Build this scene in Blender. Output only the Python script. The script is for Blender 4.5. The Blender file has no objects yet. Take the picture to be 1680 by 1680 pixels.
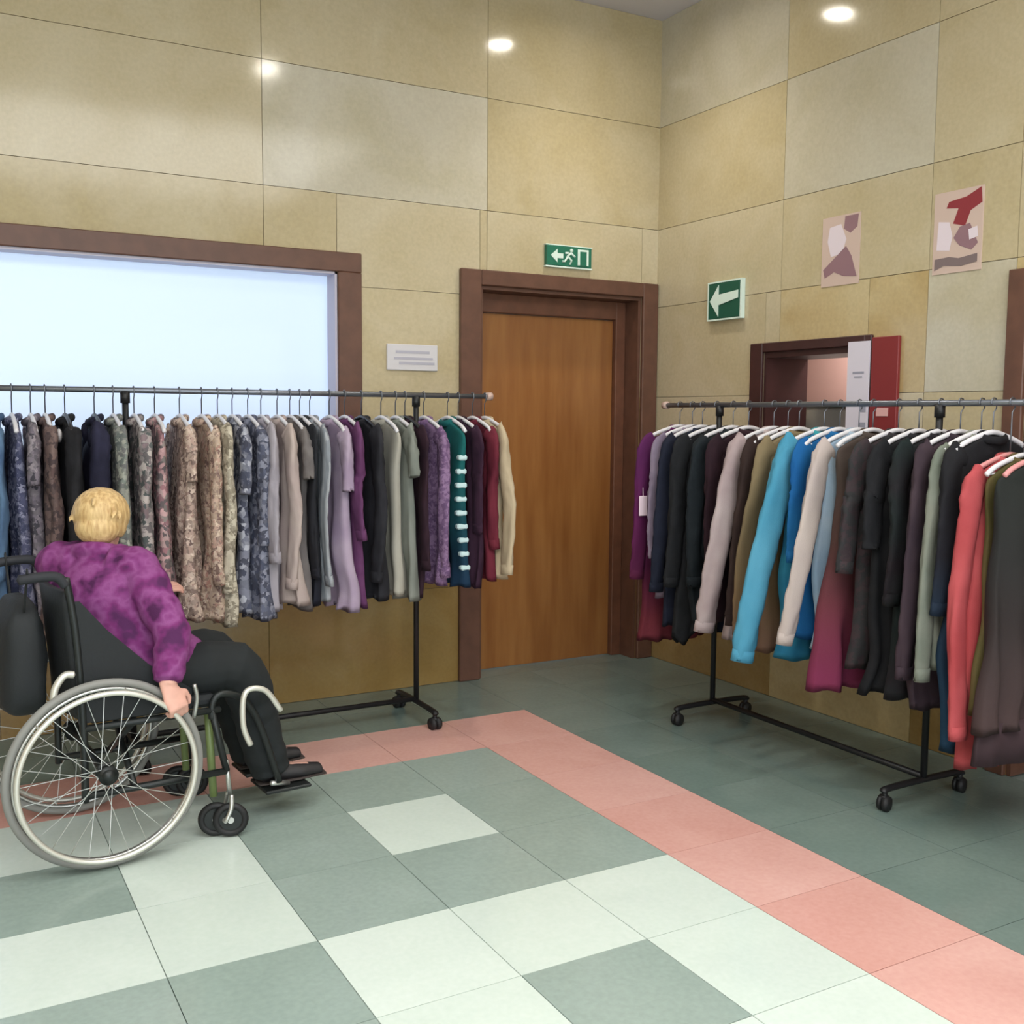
import bpy, bmesh, math, random
from mathutils import Vector, Matrix, noise
PI = math.pi
C = bpy.context.scene.collection
# ------------------------------------------------------------------ camera
CAM = (-4.00794, -5.31193, 1.52)
YAW, PITCH, ROLL, FPX = 0.51297, 0.09147, 0.0077, 1725.65
fw = Vector((math.sin(YAW)*math.cos(PITCH), math.cos(YAW)*math.cos(PITCH), -math.sin(PITCH)))
rt = Vector((math.cos(YAW), -math.sin(YAW), 0)); up = rt.cross(fw)
r2 = rt*math.cos(ROLL)+up*math.sin(ROLL); u2 = -rt*math.sin(ROLL)+up*math.cos(ROLL)
cd = bpy.data.cameras.new('camera'); cam = bpy.data.objects.new('camera', cd); C.objects.link(cam)
M = Matrix((r2, u2, -fw)).transposed().to_4x4(); M.translation = CAM
cam.matrix_world = M
cd.sensor_width = 36; cd.lens = FPX/1680*36; cd.clip_start = .05
bpy.context.scene.camera = cam
# ------------------------------------------------------------------ world, exposure
sc = bpy.context.scene
w = bpy.data.worlds.new('world'); sc.world = w; w.use_nodes = True
w.node_tree.nodes['Background'].inputs[0].default_value = (.86, .93, 1, 1)
w.node_tree.nodes['Background'].inputs[1].default_value = 2.2
sc.view_settings.view_transform = 'Standard'; sc.view_settings.look = 'None'
sc.view_settings.gamma = 1; sc.view_settings.use_curve_mapping = False
sc.view_settings.exposure = 0.0
def area(name, loc, rot, sx, sy, power, col):
    l = bpy.data.lights.new(name, 'AREA'); l.shape = 'RECTANGLE'; l.size = sx; l.size_y = sy
    l.energy = power; l.color = col
    o = bpy.data.objects.new(name, l); C.objects.link(o); o.location = loc; o.rotation_euler = rot
    return o
CEIL = 3.9
# added fill lights: daylight at an invented glazed front, and unseen luminous ceiling panels
area('added_daylight_fill', (-3.8, -8.3, 1.75), (PI/2, 0, 0), 6.4, 2.9, 150, (.93, .97, 1))
FILL_PANELS = [(-5.5, -5.0), (-2.1, -5.0)]      # two wide luminous panels added overhead, out of view, for soft fill
for px, py in FILL_PANELS:
    area('added_panel_fill', (px, py, CEIL-.05), (0, 0, 0), 3.3, 3.0, 84, (1, .98, .95))

# ------------------------------------------------------------------ helpers
def lin(c):
    return tuple(((v/255)/12.92 if v/255 <= .04045 else (((v/255)+.055)/1.055)**2.4) for v in c)+(1,)
MATS = {}
def mat(name, col, rough=.6, metal=0, spec=.5, bump=0, bscale=60, vary=0, vscale=8, emit=None, es=1, sheen=0):
    if name in MATS: return MATS[name]
    m = bpy.data.materials.new(name); m.use_nodes = True; n = m.node_tree.nodes; L = m.node_tree.links
    b = n['Principled BSDF']; b.inputs['Base Color'].default_value = lin(col)
    b.inputs['Roughness'].default_value = rough; b.inputs['Metallic'].default_value = metal
    b.inputs['Specular IOR Level'].default_value = spec
    tc = n.new('ShaderNodeTexCoord')
    if vary:
        t = n.new('ShaderNodeTexNoise'); t.inputs['Scale'].default_value = vscale; t.inputs['Detail'].default_value = 4
        L.new(tc.outputs['Object'], t.inputs['Vector'])
        r = n.new('ShaderNodeValToRGB'); r.color_ramp.elements[0].position = .35; r.color_ramp.elements[1].position = .65
        c = lin(col); r.color_ramp.elements[0].color = tuple(x*(1-vary) for x in c[:3])+(1,)
        r.color_ramp.elements[1].color = tuple(min(1, x*(1+vary)) for x in c[:3])+(1,)
        L.new(t.outputs['Fac'], r.inputs[0]); L.new(r.outputs[0], b.inputs['Base Color'])
    if bump:
        t = n.new('ShaderNodeTexNoise'); t.inputs['Scale'].default_value = bscale
        L.new(tc.outputs['Object'], t.inputs['Vector'])
        bp = n.new('ShaderNodeBump'); bp.inputs['Strength'].default_value = bump; bp.inputs['Distance'].default_value = .004
        L.new(t.outputs['Fac'], bp.inputs['Height']); L.new(bp.outputs[0], b.inputs['Normal'])
    if sheen: b.inputs['Sheen Weight'].default_value = sheen
    if emit:
        b.inputs['Emission Color'].default_value = lin(emit); b.inputs['Emission Strength'].default_value = es
    MATS[name] = m; return m
def fabric(name, cols, kind='plain', scale=20, rough=.85):
    """procedural cloth: plain, spots, floral, stripe (vertical), hoop (horizontal), knit, block"""
    if name in MATS: return MATS[name]
    m = bpy.data.materials.new(name); m.use_nodes = True; n = m.node_tree.nodes; L = m.node_tree.links
    b = n['Principled BSDF']; b.inputs['Roughness'].default_value = rough; b.inputs['Specular IOR Level'].default_value = .25
    tc = n.new('ShaderNodeTexCoord'); mp = n.new('ShaderNodeMapping'); L.new(tc.outputs['Object'], mp.inputs[0])
    r = n.new('ShaderNodeValToRGB'); e = r.color_ramp.elements
    k = len(cols); lin_ = lin
    def lin2(c): return tuple(v*.74 for v in lin_(c)[:3])+(1,)
    while len(e) < k: e.new(.5)
    if kind in ('spots', 'hoop', 'stripe'): r.color_ramp.interpolation = 'CONSTANT'
    for i, c in enumerate(cols):
        e[i].position = i/k if kind in ('spots', 'floral', 'hoop', 'stripe', 'block') else i/max(1, k-1)
        e[i].color = lin2(c) if kind != 'floral' else tuple(v*1.15+.01 for v in lin(c)[:3])+(1,)
    if kind == 'plain' or kind == 'knit':
        t = n.new('ShaderNodeTexNoise'); t.inputs['Scale'].default_value = scale; t.inputs['Detail'].default_value = 3
        if kind == 'knit': mp.inputs['Scale'].default_value = (1, 1, .35)
        if k == 1:
            e[0].position = .3; e[0].color = tuple(x*.8 for x in lin2(cols[0])[:3])+(1,)
            e[1].position = .7; e[1].color = tuple(min(1, x*1.15) for x in lin2(cols[0])[:3])+(1,)
        else:
            for i in range(k): e[i].position = .35+.3*i/(k-1)
        L.new(mp.outputs[0], t.inputs[0]); L.new(t.outputs['Fac'], r.inputs[0])
    elif kind in ('spots', 'floral'):
        nt = n.new('ShaderNodeTexNoise'); nt.inputs['Scale'].default_value = scale*.8; nt.inputs['Detail'].default_value = 3
        mx = n.new('ShaderNodeVectorMath'); mx.operation = 'MULTIPLY_ADD'
        mx.inputs[1].default_value = (.05, .05, .05) if kind == 'floral' else (.008,)*3
        L.new(mp.outputs[0], nt.inputs[0]); L.new(nt.outputs['Color'], mx.inputs[0]); L.new(mp.outputs[0], mx.inputs[2])
        v = n.new('ShaderNodeTexVoronoi'); v.inputs['Scale'].default_value = scale
        L.new(mx.outputs[0], v.inputs['Vector'])
        if kind == 'floral':
            s = n.new('ShaderNodeSeparateColor'); L.new(v.outputs['Color'], s.inputs[0]); L.new(s.outputs[0], r.inputs[0])
        else:
            mu = n.new('ShaderNodeMath'); mu.operation = 'MULTIPLY'; mu.inputs[1].default_value = 1.25
            L.new(v.outputs['Distance'], mu.inputs[0]); L.new(mu.outputs[0], r.inputs[0])
    else:
        s = n.new('ShaderNodeSeparateXYZ'); L.new(mp.outputs[0], s.inputs[0])
        mu = n.new('ShaderNodeMath'); mu.operation = 'MULTIPLY'; mu.inputs[1].default_value = scale
        fr = n.new('ShaderNodeMath'); fr.operation = 'FRACT'
        if kind == 'block':   # colour blocks from hem (first) to shoulder (last); object z runs -1.3..0
            ad = n.new('ShaderNodeMath'); ad.operation = 'MULTIPLY_ADD'; ad.inputs[1].default_value = 1/1.1; ad.inputs[2].default_value = 1.0
            L.new(s.outputs[2], ad.inputs[0]); L.new(ad.outputs[0], r.inputs[0])
        else:
            L.new(s.outputs[2 if kind == 'hoop' else 1], mu.inputs[0]); L.new(mu.outputs[0], fr.inputs[0]); L.new(fr.outputs[0], r.inputs[0])
    L.new(r.outputs[0], b.inputs['Base Color'])
    w1 = n.new('ShaderNodeTexNoise'); w1.inputs['Scale'].default_value = 220 if kind != 'knit' else 90
    L.new(tc.outputs['Object'], w1.inputs[0])
    bp = n.new('ShaderNodeBump'); bp.inputs['Strength'].default_value = .35; bp.inputs['Distance'].default_value = .002
    L.new(w1.outputs[0], bp.inputs['Height']); L.new(bp.outputs[0], b.inputs['Normal'])
    MATS[name] = m; return m

def stone_mat(name, base, dark, light, rough, spec=.5, grain=(1, 1, 1), var=1.0):
    m = bpy.data.materials.new(name); m.use_nodes = True; n = m.node_tree.nodes; L = m.node_tree.links
    b = n['Principled BSDF']; b.inputs['Roughness'].default_value = rough; b.inputs['Specular IOR Level'].default_value = spec
    tc = n.new('ShaderNodeTexCoord'); oi = n.new('ShaderNodeObjectInfo')
    ad = n.new('ShaderNodeVectorMath'); ad.operation = 'MULTIPLY_ADD'; ad.inputs[1].default_value = grain
    sc3 = n.new('ShaderNodeVectorMath'); sc3.operation = 'SCALE'; sc3.inputs[0].default_value = (17, 9, 23)
    L.new(oi.outputs['Random'], sc3.inputs['Scale']); L.new(tc.outputs['Object'], ad.inputs[0]); L.new(sc3.outputs[0], ad.inputs[2])
    t = n.new('ShaderNodeTexNoise'); t.inputs['Scale'].default_value = 2.2; t.inputs['Detail'].default_value = 7; t.inputs['Distortion'].default_value = .7
    L.new(ad.outputs[0], t.inputs[0])
    r = n.new('ShaderNodeValToRGB'); e = r.color_ramp.elements; e.new(.5)
    for i, (p, c) in enumerate(((.3, dark), (.52, base), (.74, light))): e[i].position = p; e[i].color = lin(c)
    L.new(t.outputs['Fac'], r.inputs[0])
    t2 = n.new('ShaderNodeTexNoise'); t2.inputs['Scale'].default_value = 55; t2.inputs['Detail'].default_value = 2
    L.new(ad.outputs[0], t2.inputs[0])
    # per-slab tone
    hs = n.new('ShaderNodeHueSaturation')
    ma = n.new('ShaderNodeMapRange'); ma.inputs['To Min'].default_value = 1-.05*var; ma.inputs['To Max'].default_value = 1+.05*var
    L.new(oi.outputs['Random'], ma.inputs[0]); L.new(ma.outputs[0], hs.inputs['Value'])
    mb = n.new('ShaderNodeMapRange'); mb.inputs['To Min'].default_value = 1+.08*var; mb.inputs['To Max'].default_value = 1-.12*var
    L.new(oi.outputs['Random'], mb.inputs[0]); L.new(mb.outputs[0], hs.inputs['Saturation'])
    mx = n.new('ShaderNodeMix'); mx.data_type = 'RGBA'; mx.blend_type = 'OVERLAY'; mx.inputs['Factor'].default_value = .12
    L.new(r.outputs[0], mx.inputs[6]); L.new(t2.outputs['Fac'], mx.inputs[7]); L.new(mx.outputs[2], hs.inputs['Color'])
    L.new(hs.outputs[0], b.inputs['Base Color'])
    MATS[name] = m; return m
STONE = stone_mat('sandstone', (189, 175, 143), (183, 168, 132), (195, 183, 154), .12)
STONE_W = stone_mat('golden_sandstone_and_glow', (186, 165, 120), (175, 150, 100), (193, 176, 136), .12)  # golden stone, also used as painted glow below the right rack
STONE_SHADE = stone_mat('shaded_sandstone', (154, 126, 78), (138, 110, 62), (166, 142, 96), .14)  # golden stone darkened: shade of the clothes put into the lower courses
STONE_P = stone_mat('pale_stone', (192, 184, 164), (184, 175, 150), (198, 192, 174), .12)

def link(o, parent=None):
    C.objects.link(o)
    if parent is not None: o.parent = parent
    return o
def tag(o, label=None, cat=None, group=None, kind=None):
    if label: o['label'] = label
    if cat: o['category'] = cat
    if group: o['group'] = group
    if kind: o['kind'] = kind
    return o
def obj(name, bm, m, parent=None, smooth=False, loc=None):
    me = bpy.data.meshes.new(name)
    bmesh.ops.recalc_face_normals(bm, faces=bm.faces[:])
    bm.to_mesh(me); bm.free()
    for x in (m if isinstance(m, (list, tuple)) else [m]): me.materials.append(x)
    if smooth:
        me.polygons.foreach_set('use_smooth', [True]*len(me.polygons))
    o = bpy.data.objects.new(name, me); link(o, parent)
    if loc is not None: o.location = loc
    return o
def empty(name, loc, rz=0, parent=None):
    o = bpy.data.objects.new(name, None); o.empty_display_size = .1; link(o, parent); o.location = loc; o.rotation_euler = (0, 0, rz); return o
def box(bm, x0, x1, y0, y1, z0, z1, bev=0, mi=0):
    vs = [bm.verts.new(p) for p in ((x0,y0,z0),(x1,y0,z0),(x1,y1,z0),(x0,y1,z0),(x0,y0,z1),(x1,y0,z1),(x1,y1,z1),(x0,y1,z1))]
    fs = [bm.faces.new([vs[i] for i in f]) for f in ((3,2,1,0),(4,5,6,7),(0,1,5,4),(1,2,6,5),(2,3,7,6),(3,0,4,7))]
    for f in fs: f.material_index = mi
    if bev:
        es = list({e for f in fs for e in f.edges})
        bmesh.ops.bevel(bm, geom=es, offset=bev, segments=1, affect='EDGES', profile=.5)
    return bm
def boxo(name, dims, m, parent=None, bev=0): return obj(name, box(bmesh.new(), *dims, bev=bev), m, parent)
def tube(bm, pts, rad, n=10, flat=1.0, flatdir=None, cap=True, closed=False, mi=0):
    """tube along pts; rad a number, a list, or list of (a,b); flatdir = world dir of the b radius"""
    P = [Vector(p) for p in pts]; N = len(P)
    if not isinstance(rad, (list, tuple)): rad = [rad]*N
    rings = []; prev = None
    for i, p in enumerate(P):
        if closed: t = P[(i+1) % N]-P[i-1]
        else: t = (P[min(i+1, N-1)]-P[max(i-1, 0)])
        t.normalize()
        if flatdir is not None:
            b = Vector(flatdir); b = (b-t*b.dot(t))
            if b.length < 1e-4: b = t.orthogonal()
            b.normalize()
        elif prev is None: b = t.orthogonal().normalized()
        else: b = (prev-t*prev.dot(t)).normalized()
        prev = b; a = t.cross(b)
        r = rad[i]; ra, rb = r if isinstance(r, (tuple, list)) else (r, r*flat)
        rings.append([bm.verts.new(p+a*ra*math.cos(2*PI*k/n)+b*rb*math.sin(2*PI*k/n)) for k in range(n)])
    for i in range(N if closed else N-1):
        A, B = rings[i], rings[(i+1) % N]
        for k in range(n):
            f = bm.faces.new((A[k], A[(k+1) % n], B[(k+1) % n], B[k])); f.material_index = mi
    if cap and not closed:
        for ring, q, s in ((rings[0], P[0], P[0]-P[1]), (rings[-1], P[-1], P[-1]-P[-2])):
            r = rad[0] if ring is rings[0] else rad[-1]; r = min(r) if isinstance(r, (tuple, list)) else r
            c = bm.verts.new(q+s.normalized()*r*.45)
            for k in range(n):
                f = bm.faces.new((ring[k], ring[(k+1) % n], c)); f.material_index = mi
    return bm
def smoothpts(pts, n=6):
    """Catmull-Rom through pts (tuples of any length)"""
    out = []
    P = [pts[0]]+list(pts)+[pts[-1]]
    for i in range(1, len(P)-2):
        for k in range(n):
            t = k/n
            out.append(tuple(.5*((2*b)+(-a+c)*t+(2*a-5*b+4*c-d)*t*t+(-a+3*b-3*c+d)*t**3) for a, b, c, d in zip(P[i-1], P[i], P[i+1], P[i+2])))
    out.append(tuple(pts[-1])); return out
def ellipsoid(bm, c, r, rot=None, u=18, v=12):
    m = Matrix.Translation(c) @ (rot.to_4x4() if rot else Matrix.Identity(4)) @ Matrix.Diagonal((*r, 1))
    bmesh.ops.create_uvsphere(bm, u_segments=u, v_segments=v, radius=1, matrix=m); return bm
def disc(bm, c, axis, r, h, n=20, r2=None):
    q = Vector(axis).normalized().to_track_quat('Z', 'Y').to_matrix().to_4x4()
    bmesh.ops.create_cone(bm, cap_ends=True, segments=n, radius1=r, radius2=r if r2 is None else r2, depth=h, matrix=Matrix.Translation(c) @ q); return bm
def torus(bm, c, axis, R, r, n=48, k=8, rb=None):
    a = Vector(axis).normalized(); x = a.orthogonal().normalized(); y = a.cross(x)
    pts = [Vector(c)+x*R*math.cos(2*PI*i/n)+y*R*math.sin(2*PI*i/n) for i in range(n)]
    tube(bm, pts, [(r, rb or r)]*n, n=k, flatdir=axis, closed=True); return bm
def poly(bm, pts, mi=0):
    f = bm.faces.new([bm.verts.new(p) for p in pts]); f.material_index = mi; return f
def prism(bm, pts, d):
    """extrude closed outline pts along vector d"""
    d = Vector(d); A = [bm.verts.new(p) for p in pts]; B = [bm.verts.new(Vector(p)+d) for p in pts]
    bm.faces.new(A); bm.faces.new(B[::-1]); n = len(A)
    for i in range(n): bm.faces.new((A[i], B[i], B[(i+1) % n], A[(i+1) % n]))
    return bm

# ------------------------------------------------------------------ room shell
BROWN = mat('dark_brown_wood', (98, 66, 52), .45, vary=.12, vscale=14)
BROWN2 = mat('red_brown_wood', (104, 66, 48), .45, vary=.12, vscale=14)
XL, YF = -7.6, -8.6      # left wall, front wall
STRUCT = dict(kind='structure')
# ---- floor
GROUT = mat('grout', (120, 130, 124), .8)
T_GREEN = stone_mat('grey_green_tile', (148, 165, 158), (143, 160, 153), (153, 169, 163), .2, .45, var=.35)
T_OUT = stone_mat('dark_green_tile', (112, 130, 124), (105, 123, 117), (119, 136, 130), .16, .5, var=.5)
T_WHITE = stone_mat('pale_tile', (205, 218, 210), (200, 213, 206), (209, 221, 214), .22, .4, var=.3)
T_PINK = stone_mat('pink_tile', (212, 164, 155), (207, 157, 148), (217, 171, 162), .22, .4, var=.5)
floor = boxo('floor', (XL-.2, .35, YF-.2, .35, -.12, -.008), GROUT); tag(floor, **STRUCT)
AX, AY, SX, SY = -1.787, -1.1495, .42307, .4483
xs = [0, -.442, -.884, -1.322, AX]; ys = [0, -.345, -.69, AY]
while xs[-1] > XL: xs.append(xs[-1]-SX)
while ys[-1] > YF: ys.append(ys[-1]-SY)
def tile_mat(i, j):
    if i < 3 or j < 2: return T_OUT
    if i == 3 or j == 2: return T_PINK
    a, b = i-4, j-3
    dark = (a//3+b//3) % 2 == 0
    if a % 3 == 1 and b % 3 == 1: dark = not dark
    return T_GREEN if dark else T_WHITE
cache = {}
rest = {}
for i in range(len(xs)-1):
    for j in range(len(ys)-1):
        x1, x0, y1, y0 = xs[i], xs[i+1], ys[j], ys[j+1]; m = tile_mat(i, j); g = .0014
        wx, wy = round(x1-x0, 4), round(y1-y0, 4)
        if y1 < -4.2 or x1 < -5.2:
            bm = rest.setdefault(m.name, bmesh.new()); box(bm, x0+g, x1-g, y0+g, y1-g, -.008, 0); continue
        key = (wx, wy, m.name)
        if key not in cache:
            bm = bmesh.new(); box(bm, -wx/2+g, wx/2-g, -wy/2+g, wy/2-g, -.008, 0)
            me = bpy.data.meshes.new('tile'); bm.to_mesh(me); bm.free(); me.materials.append(m); cache[key] = me
        o = bpy.data.objects.new('tile', cache[key]); link(o, floor); o.location = ((x0+x1)/2, (y0+y1)/2, 0)
for k, bm in rest.items():
    o = obj('tile_field', bm, MATS[k], floor); o['kind'] = 'stuff'
# door sill floor inside the recess is part of the floor slab: a tile strip
boxo('tile', (-1.24, -.11, .002, .3, -.008, 0), T_OUT, floor)

# ---- walls with openings. rects = (a0,a1,z0,z1) openings along the wall axis
def cut(rect, holes):
    out = [rect]
    for h in holes:
        nxt = []
        for a0, a1, z0, z1 in out:
            b0, b1, c0, c1 = h
            if b1 <= a0 or b0 >= a1 or c1 <= z0 or c0 >= z1: nxt.append((a0, a1, z0, z1)); continue
            if b0 > a0: nxt.append((a0, b0, z0, z1))
            if b1 < a1: nxt.append((b1, a1, z0, z1))
            m0, m1 = max(a0, b0), min(a1, b1)
            if c0 > z0: nxt.append((m0, m1, z0, c0))
            if c1 < z1: nxt.append((m0, m1, c1, z1))
        out = nxt
    return [r for r in out if r[1]-r[0] > .02 and r[3]-r[2] > .02]
PL = mat('plaster', (200, 190, 165), .8)
WIN = (-6.4, -2.075, 1.0, 2.26)          # window opening in the back wall
DOOR = (-1.235, -.12, 0, 2.245)
HATCH = (-1.68, -.97, 1.12, 1.87)
DOOR2 = (-3.7, -2.53, 0, 2.06)
Z = [0, .55, 1.1, 1.64, 2.19, 2.66, 3.27, CEIL]
def wall(name, axis, a0, a1, holes, cols, pick):
    bm = bmesh.new()
    for r in cut((a0, a1, 0, CEIL), holes):
        r = (r[0], r[1] if r[1] < -.001 else .3, r[2], r[3])
        if axis == 'x': box(bm, r[0], r[1], .018, .3, r[2], r[3])
        else: box(bm, .018, .3, r[0], r[1], r[2], r[3])
    wl = obj(name, bm, PL); tag(wl, **STRUCT)
    g = .0015
    for ci in range(len(cols)-1):
        for zi in range(len(Z)-1):
            for r in cut((cols[ci+1], cols[ci], Z[zi], Z[zi+1]), holes):
                cx, cz = (r[0]+r[1])/2, (r[2]+r[3])/2; hw, hz = (r[1]-r[0])/2-g, (r[3]-r[2])/2-g
                bm = bmesh.new()
                if r[1] > -.001: hw += .001; cx += .001
                if axis == 'x': box(bm, -hw, hw, 0, .018, -hz, hz)
                else: box(bm, 0, .018, -hw, hw, -hz, hz)
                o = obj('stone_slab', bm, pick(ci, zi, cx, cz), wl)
                o.location = (cx, 0, cz) if axis == 'x' else (0, cx, cz)
    return wl
rnd = random.Random(5)
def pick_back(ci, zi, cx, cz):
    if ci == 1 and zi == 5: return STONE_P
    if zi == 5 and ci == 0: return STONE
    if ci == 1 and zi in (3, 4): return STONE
    if zi <= 1: return STONE_SHADE
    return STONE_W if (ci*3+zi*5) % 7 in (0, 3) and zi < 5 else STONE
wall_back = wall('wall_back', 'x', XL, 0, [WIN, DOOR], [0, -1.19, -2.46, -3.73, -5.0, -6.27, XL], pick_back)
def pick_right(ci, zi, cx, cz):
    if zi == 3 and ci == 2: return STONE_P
    if zi <= 1: return STONE_W if ci == 1 else STONE_SHADE  # golden column paints the warm glow under the rack, the rest its shade
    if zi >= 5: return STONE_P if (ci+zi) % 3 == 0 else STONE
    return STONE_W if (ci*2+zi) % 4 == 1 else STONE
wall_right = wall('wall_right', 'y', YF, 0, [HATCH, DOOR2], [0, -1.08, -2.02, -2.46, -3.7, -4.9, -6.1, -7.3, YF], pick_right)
# ceiling
ceil_m = mat('ceiling_white', (205, 200, 206), .7)
o = boxo('ceiling', (XL-.2, .3, YF-.2, .3, CEIL, CEIL+.12), ceil_m); tag(o, **STRUCT)
o = boxo('wall_left', (XL-.3, XL, YF-.2, .3, 0, CEIL), STONE); tag(o, **STRUCT)
# front wall: unseen glazed opening added behind the camera to let in daylight
bm = bmesh.new()
for r in cut((XL, 0, 0, CEIL), [(-7.0, -.6, .25, 3.25)]): box(bm, r[0], r[1], YF-.3, YF, r[2], r[3])
o = obj('wall_front', bm, STONE); tag(o, **STRUCT)
wf = boxo('added_window', (-7.0, -.6, YF-.16, YF-.15, .25, 3.25), mat('clear_glass', (230, 240, 245), .05)); tag(wf, **STRUCT)
wf.data.materials[0].node_tree.nodes['Principled BSDF'].inputs['Transmission Weight'].default_value = 1
for k in range(5):
    x = -7.0+6.4*k/4; boxo('mullion', (x-.03, x+.03, YF-.2, YF-.1, .25, 3.25), BROWN, wf)

# ---- window_1: brown frame, pale reveal, frosted backlit pane
bm = bmesh.new(); x0, x1, z0, z1 = WIN
box(bm, x0-.12, x1+.13, -.022, .0, z1, z1+.1, .004); box(bm, x1, x1+.13, -.022, 0, z0-.1, z1, .004)
box(bm, x0-.12, x0, -.022, 0, z0-.1, z1, .004); box(bm, x0, x1, -.04, 0, z0-.1, z0, .004)
win = obj('window_1', bm, BROWN); tag(win, **STRUCT)
bm = bmesh.new(); rev = mat('pale_reveal', (196, 190, 205), .5)
box(bm, x1-.012, x1, .0, .16, z0, z1); box(bm, x0, x0+.012, .0, .16, z0, z1); box(bm, x0, x1, 0, .16, z0, z0+.012); box(bm, x0, x1, 0, .16, z1-.012, z1)
obj('reveal', bm, rev, win)
pane = mat('frosted_pane', (190, 206, 228), .35, emit=(205, 226, 255), es=.5)
obj('pane', box(bmesh.new(), x0+.01, x1-.01, .12, .132, z0+.01, z1-.01), pane, win)

# ---- door_1 in a dark frame
x0, x1, z0, z1 = DOOR
bm = bmesh.new()
box(bm, x0-.13, x0, -.03, .0, 0, z1+.085, .005); box(bm, x1, -.008, -.03, 0, 0, z1+.085, .005); box(bm, x0, x1, -.03, 0, z1, z1+.085, .005)
box(bm, x0, x0+.02, 0, .22, 0, z1); box(bm, x1-.02, x1, 0, .22, 0, z1); box(bm, x0+.02, x1-.02, 0, .22, z1-.02, z1)
door = obj('door_1', bm, BROWN); tag(door, **STRUCT)
bm = bmesh.new()
box(bm, x0+.02, x0+.07, .13, .21, 0, z1-.02, .004); box(bm, x1-.09, x1-.02, .13, .21, 0, z1-.02, .004); box(bm, x0+.07, x1-.09, .13, .21, z1-.13, z1-.02, .004)
obj('inner_frame', bm, BROWN2, door)
leafm = bpy.data.materials.new('orange_veneer'); leafm.use_nodes = True
n = leafm.node_tree.nodes; L = leafm.node_tree.links; b = n['Principled BSDF']; b.inputs['Roughness'].default_value = .3
tc = n.new('ShaderNodeTexCoord'); mp = n.new('ShaderNodeMapping'); mp.inputs['Scale'].default_value = (5, 5, .55); t = n.new('ShaderNodeTexNoise'); t.inputs['Scale'].default_value = 3; t.inputs['Detail'].default_value = 6
r = n.new('ShaderNodeValToRGB'); r.color_ramp.elements[0].position = .3; r.color_ramp.elements[0].color = lin((134, 84, 42)); r.color_ramp.elements[1].position = .7; r.color_ramp.elements[1].color = lin((156, 106, 58))
L.new(tc.outputs['Object'], mp.inputs[0]); L.new(mp.outputs[0], t.inputs[0]); L.new(t.outputs[0], r.inputs[0]); L.new(r.outputs[0], b.inputs['Base Color'])
leaf = obj('door_leaf', box(bmesh.new(), x0+.072, x1-.092, .165, .205, .004, z1-.132, .002), leafm, door)
bm = bmesh.new(); disc(bm, (x0+.14, .155, 1.02), (0, 1, 0), .022, .02); tube(bm, [(x0+.14, .15, 1.02), (x0+.14, .11, 1.02), (x0+.16, .105, 1.02), (x0+.25, .105, 1.02)], .009)
obj('door_handle', bm, mat('steel', (170, 168, 165), .3, 1), leaf, True)

# ---- door_2 at the right edge
y0, y1, z0, z1 = DOOR2
bm = bmesh.new()
box(bm, -.025, 0, y0-.09, y0, 0, z1+.08, .004); box(bm, -.025, 0, y1, y1+.09, 0, z1+.08, .004); box(bm, -.025, 0, y0, y1, z1, z1+.08, .004)
box(bm, 0, .2, y1-.02, y1, 0, z1); box(bm, 0, .2, y0, y0+.02, 0, z1); box(bm, 0, .2, y0, y1, z1-.02, z1)
d2 = obj('door_2', bm, BROWN); tag(d2, **STRUCT)
obj('door_leaf', box(bmesh.new(), .12, .16, y0+.022, y1-.022, .004, z1-.022, .002), BROWN2, d2)

# ---- hatch (window_3) in the right wall with the little room behind it
y0, y1, z0, z1 = HATCH
bm = bmesh.new()
box(bm, -.02, 0, y1, y1+.095, z0-.08, z1+.05, .004); box(bm, -.02, 0, y0-.04, y0, z0-.08, z1+.05, .004); box(bm, -.02, 0, y0, y1, z1, z1+.05, .004); box(bm, -.09, 0, y0, y1, z0-.05, z0, .004)
box(bm, 0, .3, y1-.02, y1, z0, z1); box(bm, 0, .3, y0, y0+.015, z0, z1); box(bm, 0, .3, y0+.02, y1-.02, z1-.03, z1)
h = obj('window_3', bm, mat('dark_hatch_wood', (62, 34, 33), .45, vary=.15)); tag(h, **STRUCT)
bm = bmesh.new()
box(bm, .85, .87, -2.0, .0, .8, 2.3); box(bm, .3, .87, -2.02, -2.0, .8, 2.3); box(bm, .3, .87, 0, .017, .8, 2.3)
box(bm, .3, .87, -2.0, 0, 2.28, 2.3); box(bm, .3, .87, -2.0, 0, .78, .8)
o = obj('wall_alcove', bm, mat('alcove_plaster', (168, 138, 132), .8)); tag(o, **STRUCT)
area('alcove_fill', (.58, -1.1, 2.24), (0, 0, 0), .3, .3, 14, (1, .93, .9))  # added light, with its panel below, to brighten the space behind the hatch
o = obj('alcove_fill_panel', box(bmesh.new(), .43, .73, -1.25, -.95, 2.25, 2.28), mat('alcove_fill_glow', (255, 245, 235), emit=(255, 245, 235), es=1.5)); tag(o, 'small square glowing panel added to light the room behind the hatch', 'lamp')
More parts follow.
